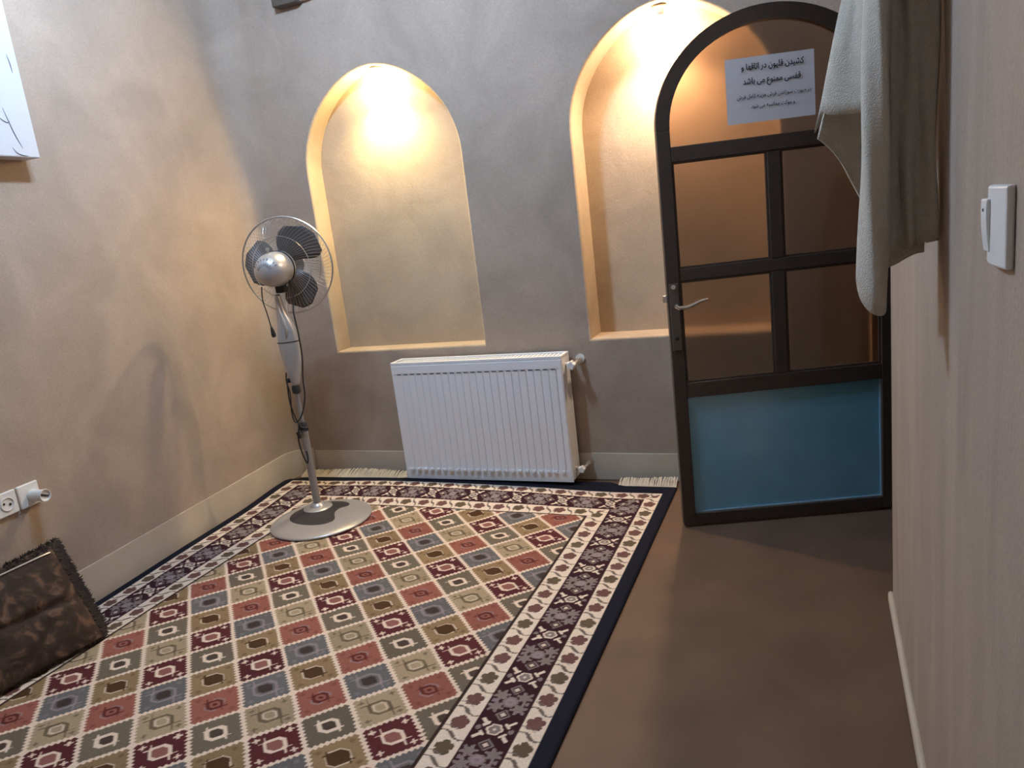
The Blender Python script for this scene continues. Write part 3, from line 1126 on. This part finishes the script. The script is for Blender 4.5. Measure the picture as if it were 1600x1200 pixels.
def guard(name, sign, depth, n_wire):
    m_ = MB()
    for i in range(n_wire):
        a = 2 * math.pi * i / n_wire
        tw = 0.35 * sign
        pts_ = []
        for t in np.linspace(0, 1, 7):
            r = 0.052 + (GR - 0.052) * t
            z = sign * depth * (1 - t ** 3.2) ** 0.8
            aa = a + tw * (1 - t)
            pts_.append(GM @ Vector((r * math.cos(aa), r * math.sin(aa), z)))
        m_.tube(pts_, 0.0006, 4, caps=False)
    for rr_ in (0.052, 0.135):
        t = (rr_ - 0.052) / (GR - 0.052)
        z = sign * depth * (1 - t ** 3.2) ** 0.8
        m_.tube([GM @ Vector((rr_ * math.cos(2 * math.pi * i / 48), rr_ * math.sin(2 * math.pi * i / 48), z)) for i in range(48)], 0.0014, 5, closed=True)
    return m_.build(name, M_WIRE, fan)


guard('rear_guard', -1, 0.062, 72)
fg = guard('front_guard', 1, 0.062, 72)
MB().lathe([(0.0, 0.060), (0.052, 0.060), (0.055, 0.066), (0.045, 0.071), (0.0, 0.073)], 32, GM, cap=False).build('guard_badge', M_SILVER, fg, smooth=True)
MB().tube([HM @ Vector((0, 0, 0.05)), GM @ Vector((0, 0, 0.035))], 0.026, 20).build('blade_hub', M_CHARCOAL, fan, smooth=True)
for k in range(3):
    a0 = math.radians(-8 + 120 * k)
    rows = []
    for t in np.linspace(0, 1, 9):
        r = 0.022 + 0.176 * t
        spread = 0.36 + 0.38 * math.sin(math.pi * min(1, t * 0.80 + 0.12))
        tip = 1.0 if t < 0.8 else math.sqrt(max(0.02, 1 - ((t - 0.8) / 0.21) ** 2))
        row = []
        for w in np.linspace(-1, 1, 9):
            a = a0 + 0.35 * t + w * spread * tip * (1.15 if w > 0 else 0.95)
            z = 0.030 * w * (1 - 0.35 * t) * tip
            row.append(GM @ Vector((r * math.cos(a), r * math.sin(a), z)))
        rows.append(row)
    v = [p for r in rows for p in r]
    f = [(i * 9 + j, i * 9 + j + 1, (i + 1) * 9 + j + 1, (i + 1) * 9 + j) for i in range(8) for j in range(8)]
    m_ = MB()
    m_.add(v, f)
    bl = m_.build('blade', M_BLADE, fan, smooth='all')
    sd = bl.modifiers.new('thick', 'SOLIDIFY')
    sd.thickness = 0.002


def spline(pts_, n=6):
    P_ = [Vector(p) for p in pts_]
    out_ = []
    for i in range(len(P_) - 1):
        p0, p1, p2, p3 = P_[max(i - 1, 0)], P_[i], P_[i + 1], P_[min(i + 2, len(P_) - 1)]
        for j in range(n):
            t = j / n
            out_.append(0.5 * ((2 * p1) + (-p0 + p2) * t + (2 * p0 - 5 * p1 + 4 * p2 - p3) * t * t + (-p0 + 3 * p1 - 3 * p2 + p3) * t ** 3))
    out_.append(P_[-1])
    return out_


mb = MB()
mb.tube(spline([fp_(0.062, 1.10, 0.02), fp_(0.066, 1.02, 0.02), fp_(0.058, 0.96, 0.03), fp_(0.062, 0.86, 0.03), fp_(0.060, 0.76, 0.03), fp_(0.046, 0.66, 0.03), fp_(0.040, 0.58, 0.03),
                fp_(0.012, 0.50, 0.03), fp_(-0.022, 0.47, 0.03), fp_(-0.030, 0.52, 0.03), fp_(-0.020, 0.60, 0.035), fp_(-0.026, 0.66, 0.035), fp_(-0.020, 0.70, 0.036)]), 0.0032, 6)
mb.tube(spline([fp_(-0.024, 0.66, 0.035), fp_(-0.030, 0.57, 0.03), fp_(-0.018, 0.49, 0.03), fp_(0.000, 0.445, 0.03), fp_(0.026, 0.438, 0.026), fp_(0.020, 0.425, 0.026), fp_(-0.012, 0.425, 0.026)]), 0.0032, 6)
mb.tube(spline([fp_(-0.006, 0.46, 0.03), fp_(-0.022, 0.40, 0.03), fp_(-0.018, 0.33, 0.03), fp_(-0.004, 0.275, 0.03), fp_(0.004, 0.295, 0.03), fp_(0.003, 0.330, 0.028)]), 0.0034, 6)
cord = mb.build('power_cord', M_BLACK, fan, smooth=True)
MB().tube([fp_(-0.018, 0.425, 0.033), fp_(-0.012, 0.395, 0.034)], [0.010, 0.008], 10).build('plug', M_BLACK, cord, smooth=True)
mb = MB()
mb.tube(spline([fp_(-0.052, 1.085, 0.05), fp_(-0.055, 1.03, 0.06), fp_(-0.047, 0.97, 0.06), fp_(-0.040, 0.905, 0.06)]), 0.0026, 6)
pc = mb.build('pull_cord', M_BLACK, fan, smooth=True)
MB().tube([fp_(-0.040, 0.91, 0.06), fp_(-0.038, 0.895, 0.06), fp_(-0.036, 0.875, 0.06), fp_(-0.035, 0.865, 0.06)], [0.004, 0.008, 0.010, 0.008], 10).build('pull_weight', M_BLACK, pc, smooth=True)

# ------------------------------------------------------------------ lamps
def niche_lamp(name, c, z, y, label, color, strength, shade=0.0):
    root = tag(empty(name, (c, y, z)), label, 'lamp', 'bulbs in the arched niches')
    MB().lathe([(0.030, 0.056), (0.030, 0.050), (0.021, 0.046), (0.018, 0.022), (0.020, 0.020)], 24).build('lamp_holder', M_CERAMIC, root, smooth=True)
    g = MB().lathe([(0.013, 0.024), (0.014, 0.014), (0.022, 0.000), (0.026, -0.014), (0.024, -0.028), (0.014, -0.038), (0.0, -0.041)], 20, cap=False)
    m_ = simple(name + '_glow', (0.9, 0.85, 0.75), 0.4, emit=(color, strength))
    g.build('bulb', m_, root, smooth='all')['label'] = 'glowing warm bulb'
    sl = bpy.data.lights.new('downlight_beam', 'SPOT')
    sl.energy = SPOT_POWER
    sl.color = color
    sl.spot_size = math.radians(150)
    sl.spot_blend = 0.75
    sl.shadow_soft_size = 0.022
    so_ = bpy.data.objects.new('downlight_beam', sl)
    COL.objects.link(so_)
    so_.parent = root
    so_.location = (0, -0.004, -0.048)
    so_.rotation_euler = (math.radians(-14), 0, 0)
    if shade:
        MB().lathe([(0.022, 0.046), (0.034, 0.040), (0.040, 0.020), (0.042, -shade), (0.0405, -shade), (0.0385, 0.018), (0.032, 0.037), (0.022, 0.043)], 32, cap=False).build('shade', M_CERAMIC, root, smooth=True)
    return root


niche_lamp('niche_lamp', NICHES[0][0] + 0.02, 1.950, YB + 0.052, 'glowing warm bulb at the top of the niche behind the fan', WARM1_COLOR, WARM1_STRENGTH)
niche_lamp('niche_lamp', NICHES[1][0] - 0.02, 1.945, YB + 0.060, 'glowing warm bulb at the top of the niche beside the door', WARM2_COLOR, WARM2_STRENGTH)

LX, LY = -1.60, 1.85
pend = tag(empty('ceiling_lamp', (LX, LY, ZC)), 'twin cool white bulbs hanging from the ceiling over the rug', 'lamp')
MB().lathe([(0.055, 0.0), (0.055, -0.012), (0.040, -0.024), (0.012, -0.030)], 28).build('ceiling_rose', M_WPLASTIC, pend, smooth=True)
MB().tube([(0, 0, -0.028), (0, 0, -0.075)], 0.006, 10).build('stem', M_WPLASTIC, pend, smooth=True)
MB().tube([(0, -0.105, -0.082), (0, 0.105, -0.082)], 0.009, 10).build('arm', M_WPLASTIC, pend, smooth=True)
m_cool = simple('cool_bulb_glow', (0.9, 0.9, 0.95), 0.4, emit=(COOL_COLOR, COOL_STRENGTH))
for sy in (-0.10, 0.10):
    MB().tube([(0, sy, -0.078), (0, sy, -0.110)], 0.016, 14).build('lamp_holder', M_WPLASTIC, pend, smooth=True)
    MB().lathe([(0.014, 0.0), (0.016, -0.012), (0.028, -0.036), (0.033, -0.056), (0.030, -0.074), (0.018, -0.088), (0.0, -0.092)], 20, Matrix.Translation((0, sy, -0.108)), cap=False).build('bulb', m_cool, pend, smooth='all')

# ------------------------------------------------------------------ towel on a wall hook
hook = tag(empty('wall_hook', (XR, 1.37, 1.83)), 'metal wall hook holding the towel on the right wall', 'hook')
MB().box((-0.006, -0.016, -0.04), (0.0, 0.016, 0.04)).build('back_plate', M_CHROME, hook, bevel=0.003)
MB().tube(spline([(-0.004, 0, -0.006), (-0.050, 0, -0.012), (-0.100, 0, -0.010), (-0.116, 0, 0.010), (-0.115, 0, 0.026)]), 0.005, 10).build('prong', M_CHROME, hook, smooth=True)
towel = tag(empty('towel', (XR - 0.07, 1.37, 1.80)), 'off-white cotton towel hanging in folds on the right wall', 'towel')
TI = Matrix.Translation((-(XR - 0.07), -1.37, -1.80))


def drape(name, cols, nsub=5, nz=26, seed=1):
    """cols: (x, y at mid height z=1.55) -> (x, y, z) at the hem; all gather at the hook"""
    rnd = random.Random(seed)
    C_ = np.array(cols, float)                     # columns: xm, ym, xb, yb, zb, gx, gy
    k = len(C_)
    S = np.linspace(0, k - 1, (k - 1) * nsub + 1)
    out_ = []
    for s in S:
        i = min(int(s), k - 2)
        t = s - i
        p0, p1, p2, p3 = C_[max(i - 1, 0)], C_[i], C_[i + 1], C_[min(i + 2, k - 1)]
        out_.append(0.5 * ((2 * p1) + (-p0 + p2) * t + (2 * p0 - 5 * p1 + 4 * p2 - p3) * t * t + (-p0 + 3 * p1 - 3 * p2 + p3) * t ** 3))
    v_, f_ = [], []
    ph = rnd.random() * 6
    for ci, q in enumerate(out_):
        xm, ym, xb, yb, zb, gx_, gy_ = q
        for j in range(nz + 1):
            t = j / nz
            z = 1.835 + (zb - 1.835) * t
            if z > 1.55:
                w = (1.835 - z) / 0.285
                w = w ** 0.8
                x_, y_ = gx_ + (xm - gx_) * w, gy_ + (ym - gy_) * w
            else:
                w = (1.55 - z) / (1.55 - zb)
                x_, y_ = xm + (xb - xm) * w, ym + (yb - ym) * w
            x_ += 0.0022 * math.sin(z * 19 + ci * 0.35 + ph)
            y_ += 0.0030 * math.sin(z * 13 + ci * 0.5 + ph)
            v_.append((min(x_, XR - 0.006), y_, z))
    n_ = nz + 1
    for i in range(len(out_) - 1):
        for j in range(nz):
            f_.append((i * n_ + j, (i + 1) * n_ + j, (i + 1) * n_ + j + 1, i * n_ + j + 1))
    m_ = MB()
    m_.add(v_, f_)
    o_ = m_.build(name, M_TOWEL, towel, smooth='all', matrix=TI)
    md = o_.modifiers.new('thick', 'SOLIDIFY')
    md.thickness = 0.005
    md.offset = 0
    return o_


def cols_(rows):
    """rows: x, y at mid height, x, y, z at the hem; the top gathers over the prong"""
    return [(a, b, c, d, e, 0.115 + (a - 0.115) * 0.55, 1.37 + (b - 1.37) * 0.35) for a, b, c, d, e in rows]


# corner flap, rounded centre fold, flat panel reaching the wall
drape('cloth_fold', cols_([(0.059, 1.475, 0.000, 1.475, 1.322), (0.064, 1.468, 0.014, 1.462, 1.352), (0.071, 1.445, 0.030, 1.448, 1.346),
                           (0.080, 1.430, 0.050, 1.425, 1.342), (0.090, 1.405, 0.076, 1.405, 1.340)]), seed=1)
drape('cloth_fold', cols_([(0.092, 1.400, 0.086, 1.400, 1.045), (0.084, 1.375, 0.070, 1.375, 1.078), (0.0805, 1.345, 0.0625, 1.345, 1.078),
                           (0.085, 1.315, 0.066, 1.315, 1.045), (0.095, 1.300, 0.078, 1.300, 1.024), (0.105, 1.302, 0.092, 1.300, 1.020),
                           (0.1105, 1.325, 0.101, 1.322, 1.028), (0.109, 1.350, 0.101, 1.348, 1.055)]), seed=2)
drape('cloth_fold', cols_([(0.102, 1.365, 0.096, 1.365, 1.112), (0.115, 1.352, 0.112, 1.350, 1.114), (0.126, 1.362, 0.125, 1.362, 1.117),
                           (0.138, 1.345, 0.138, 1.347, 1.120), (0.150, 1.352, 0.150, 1.350, 1.123), (0.161, 1.335, 0.162, 1.338, 1.125),
                           (0.172, 1.328, 0.173, 1.332, 1.128)]), seed=3)
# inner layers showing under the hems
drape('under_layer', cols_([(0.072, 1.490, 0.005, 1.488, 1.312), (0.080, 1.505, 0.026, 1.500, 1.292), (0.088, 1.515, 0.048, 1.512, 1.262),
                            (0.096, 1.525, 0.068, 1.525, 1.222), (0.104, 1.535, 0.092, 1.540, 1.170)]), seed=4)
drape('under_layer', cols_([(0.106, 1.390, 0.100, 1.395, 1.080), (0.119, 1.395, 0.117, 1.392, 1.088), (0.134, 1.390, 0.133, 1.395, 1.096),
                            (0.148, 1.388, 0.149, 1.388, 1.103), (0.158, 1.385, 0.159, 1.382, 1.106)]), seed=5)

# ------------------------------------------------------------------ light switch on the right wall
sw = tag(empty('light_switch', (XR, 0.917, 1.17)), 'white rocker light switch on the right wall', 'switch')
SWH, SWW = 0.041, 0.044
mb = MB()
rings = []
for t in np.linspace(-1, 1, 11):
    bulge = 0.0035 * (1 - t * t)
    rings.append([(0.0, t * SWW, -SWH - 0.001), (-0.008 - bulge, t * SWW, -SWH), (-0.008 - bulge, t * SWW, SWH), (0.0, t * SWW, SWH + 0.001)])
mb.loft(rings)
mb.build('plate', M_WPLASTIC, sw, bevel=0.0025)
m2 = MB()
rings = []
for t in np.linspace(-1, 1, 9):
    z = t * 0.028
    d = 0.0135 + 0.0015 * t + 0.0015 * (1 - t * t)
    rings.append([(-0.006, 0.012, z), (-d, 0.012, z), (-d, 0.040, z), (-0.006, 0.040, z)])
m2.loft(rings)
rk = m2.build('rocker', M_WPLASTIC, sw, bevel=0.0015)
MB().box((-0.0163, 0.024, 0.015), (-0.0150, 0.028, 0.018)).build('mark', M_SLOT, rk)

# ------------------------------------------------------------------ wall outlets on the left wall
WA = -math.atan(0.085)


def left_frame(name, y, z):
    """local +X out of the left wall into the room, local +Y along it"""
    o_ = empty(name, (xl(y), y, z))
    o_.rotation_euler = (0, 0, math.atan(0.085))
    return o_


def outlet_plate(root):
    m_ = MB().box((-0.001, -0.040, -0.041), (0.011, 0.040, 0.041))
    return m_.build('plate', M_WPLASTIC, root, bevel=0.004, seg=3)


so = tag(left_frame('wall_outlet', 1.528, 0.500), 'white round wall socket at the left picture edge, nothing plugged in', 'outlet', 'wall outlets')
pl1 = outlet_plate(so)
MB().lathe([(0.023, 0.0), (0.0245, 0.002), (0.0225, 0.003), (0.021, -0.006), (0.0, -0.006)], 32, Matrix.Translation((0.0115, 0.0, 0)) @ Matrix.Rotation(math.radians(90), 4, 'Y'), cap=False).build('socket_rim', M_WPLASTIC, pl1, smooth=True)
mb = MB()
mb.lathe([(0.0, 0.0), (0.0048, 0.0), (0.0048, 0.0012), (0.0, 0.0012)], 14, Matrix.Translation((0.0112, 0.0105, -0.004)) @ Matrix.Rotation(math.radians(90), 4, 'Y'), cap=False)
mb.lathe([(0.0, 0.0), (0.0038, 0.0), (0.0038, 0.0012), (0.0, 0.0012)], 14, Matrix.Translation((0.0112, -0.0105, 0.004)) @ Matrix.Rotation(math.radians(90), 4, 'Y'), cap=False)
mb.build('socket_hole', M_BLACK, pl1)
so2 = tag(left_frame('wall_outlet', 1.614, 0.500), 'white wall socket with an adapter plugged into it on the left wall', 'outlet', 'wall outlets')
outlet_plate(so2)
ad = tag(left_frame('plug_adapter', 1.624, 0.494), 'white plug adapter with round end standing out from the wall socket', 'adapter')
AM = Matrix.Translation((0.011, 0.0, 0.0)) @ Matrix.Rotation(math.radians(90), 4, 'Y')
MB().lathe([(0.021, 0.0), (0.0215, 0.004), (0.0205, 0.018), (0.0200, 0.040), (0.0225, 0.056), (0.0215, 0.060), (0.0190, 0.0595), (0.0180, 0.054), (0.0, 0.054)], 32, AM, cap=False).build('body', M_WPLASTIC, ad, smooth=True)
MB().box((0.0645, -0.0150, -0.0034), (0.0675, 0.0150, 0.0034), Matrix.Rotation(math.radians(-25), 4, 'X')).build('slot', M_BLACK, ad)

# ------------------------------------------------------------------ backrest cushion leaning on the left wall
cu = tag(empty('backrest_cushion', (-2.42, 1.25, 0.012)), 'dark brown patterned velvet backrest cushion leaning on the left wall', 'cushion')
# local frame: U along the wall (towards the corner), V up the front face, W out of the face
P0 = Vector((-2.272, 1.548, 0.020))                       # lower front corner nearest the room corner
U = Vector((0.050, 0.32, 0.0)).normalized()
Ptop = Vector((-2.462, 1.580, 0.318))
V = (Ptop - P0)
V = (V - U * V.dot(U))
CH = V.length
V.normalize()
Wn = U.cross(V)
if Wn.x < 0:
    Wn = -Wn
CL, CT = 0.78, 0.095
nu, nv = 60, 34


def cface(u, v, front):
    """u 0..1 along the length from the near corner, v 0..1 up"""
    eu = min(u, 1 - u) * CL
    ev = min(v, 1 - v) * CH
    puff = (1 - math.exp(-eu / 0.045)) * (1 - math.exp(-ev / 0.045))
    crease = 0.020 * math.exp(-((v - 0.47 - 0.03 * math.sin(u * 5)) / 0.035) ** 2) if front else 0
    bump = 0.004 * math.sin(u * 31 + v * 9) * math.sin(v * 17)
    off_ = (0.026 * puff - crease * puff + bump * puff) if front else 0.0
    rnd_ = 0.010 * math.exp(-eu / 0.02) + 0.0
    sag = -0.012 * math.sin(math.pi * u) * v
    back = Vector((0, 0, 0)) if front else Vector((-0.118, 0.088, -0.012)) * (0.75 + 0.25 * v)
    return P0 - U * (u * CL) + V * (v * CH + sag) + Wn * (off_ - rnd_ * (1 if front else -1)) + back


mb = MB()
v, f = [], []
for side in (True, False):
    for j in range(nv + 1):
        for i in range(nu + 1):
            v.append(cface(i / nu, j / nv, side) - Vector((-2.42, 1.25, 0.012)))
n1 = (nu + 1) * (nv + 1)
for base_ in (0, n1):
    for j in range(nv):
        for i in range(nu):
            a_ = base_ + j * (nu + 1) + i
            f.append((a_, a_ + 1, a_ + nu + 2, a_ + nu + 1))
per = [i for i in range(nu + 1)] + [(j) * (nu + 1) + nu for j in range(1, nv + 1)] + [nv * (nu + 1) + i for i in range(nu - 1, -1, -1)] + [j * (nu + 1) for j in range(nv - 1, 0, -1)]
# side band with a bulging middle ring
mid0 = len(v)
cen = (P0 - U * CL / 2 + V * CH / 2 - Wn * CT / 2) - Vector((-2.42, 1.25, 0.012))
for q in per:
    mdp = (v[q] + v[q + n1]) / 2
    v.append(mdp + (mdp - cen).normalized() * 0.006)
k = len(per)
for i in range(k):
    a_, b_ = i, (i + 1) % k
    f.append((per[a_], per[b_], mid0 + b_, mid0 + a_))
    f.append((mid0 + a_, mid0 + b_, per[b_] + n1, per[a_] + n1))
mb.add(v, f)
# keep clear of floor and wall
mb.v = [(x_, y_, max(z_, 0.001)) for x_, y_, z_ in mb.v]
mb.v = [(max(x_, xl(y_ + 1.25) + 0.012 + 2.42), y_, z_) for x_, y_, z_ in mb.v]
mb.build('body', M_CUSHION, cu, smooth='all')
OFF = Vector((-2.42, 1.25, 0.012))
MB().tube([cface(t, 0.985, True) + Wn * 0.004 - OFF for t in np.linspace(0.02, 0.98, 40)], 0.0032, 6).build('piping', M_PIPING, cu, smooth=True)
# fluffy trim along the visible end and hem
mb = MB()


def tuft(p, d, L, w):
    p, d = Vector(p), Vector(d).normalized()
    s_ = d.cross(Vector((0.3, 0.5, 0.8))).normalized() * w
    t_ = d.cross(s_).normalized() * w
    mb.add([p + s_, p - s_ * 0.5 + t_ * 0.87, p - s_ * 0.5 - t_ * 0.87, p + d * L], [(0, 1, 3), (1, 2, 3), (2, 0, 3), (0, 2, 1)])


for i in range(2600):
    t = random.random()
    if random.random() < 0.6:
        k_ = random.random()
        p = cface(0.0, t, True) * (1 - k_) + cface(0.0, t, False) * k_ - OFF
        d = U * 1.0 + V * random.uniform(-0.9, 0.5) + Wn * random.uniform(-0.6, 0.6)
    elif random.random() < 0.7:
        k_ = random.random()
        p = cface(t, 1.0, True) * (1 - k_) + cface(t, 1.0, False) * k_ - OFF
        d = V * 1.0 + U * random.uniform(-0.8, 0.8) + Wn * random.uniform(-0.5, 0.5)
    else:
        p = cface(t, 0.0, True) - OFF
        d = Wn * 0.8 + U * random.uniform(-0.6, 0.6) + V * 0.2
    tuft(p, d, random.uniform(0.008, 0.020), 0.004)
mb.v = [(max(x_, xl(y_ + 1.25) + 0.010 + 2.42), y_, max(z_, 0.001)) for x_, y_, z_ in mb.v]
tr_ = mb.build('fluffy_trim', M_TRIM, cu)
tr_['kind'] = 'stuff'

# ------------------------------------------------------------------ white box high on the left wall, small dark box high on the back wall
wb = tag(left_frame('wall_box', 1.700, 1.645), 'white painted wall box with dark scuffs at the upper left picture edge', 'box')
MB().box((0.002, -0.40, 0.0), (0.075, 0.232, 0.95)).build('case', simple('white_gloss_paint', (0.60, 0.61, 0.64), 0.4), wb, bevel=0.004)
mb = MB()
for pts_ in ([(0.10, 0.03), (0.115, 0.012), (0.135, 0.006), (0.155, 0.005)], [(0.075, 0.13), (0.09, 0.118), (0.105, 0.112), (0.115, 0.118)], [(0.165, 0.34), (0.17, 0.31), (0.172, 0.28)], [(0.10, 0.16), (0.12, 0.08), (0.14, 0.03)]):
    p_ = spline([(0.0755, y_ + 0.03, z_) for y_, z_ in pts_], 4)
    MB().tube(p_, [0.0004 + 0.0014 * math.sin(math.pi * i / (len(p_) - 1)) for i in range(len(p_))], 5).build('scuff', M_SCUFF, wb)

tb = tag(empty('dark_box', (-2.262, YB - 0.03, 2.335)), 'small dark box high on the back wall at the picture top', 'box')
MB().box((-0.065, -0.03, 0.0), (0.065, 0.029, 0.16)).build('case', M_DARK_BROWN, tb, bevel=0.004)  # plain dark brown block set against the back wall
MB().box((0.065, 0.005, 0.008), (0.120, 0.029, 0.15)).build('side_block', M_WALL, tb, bevel=0.004)
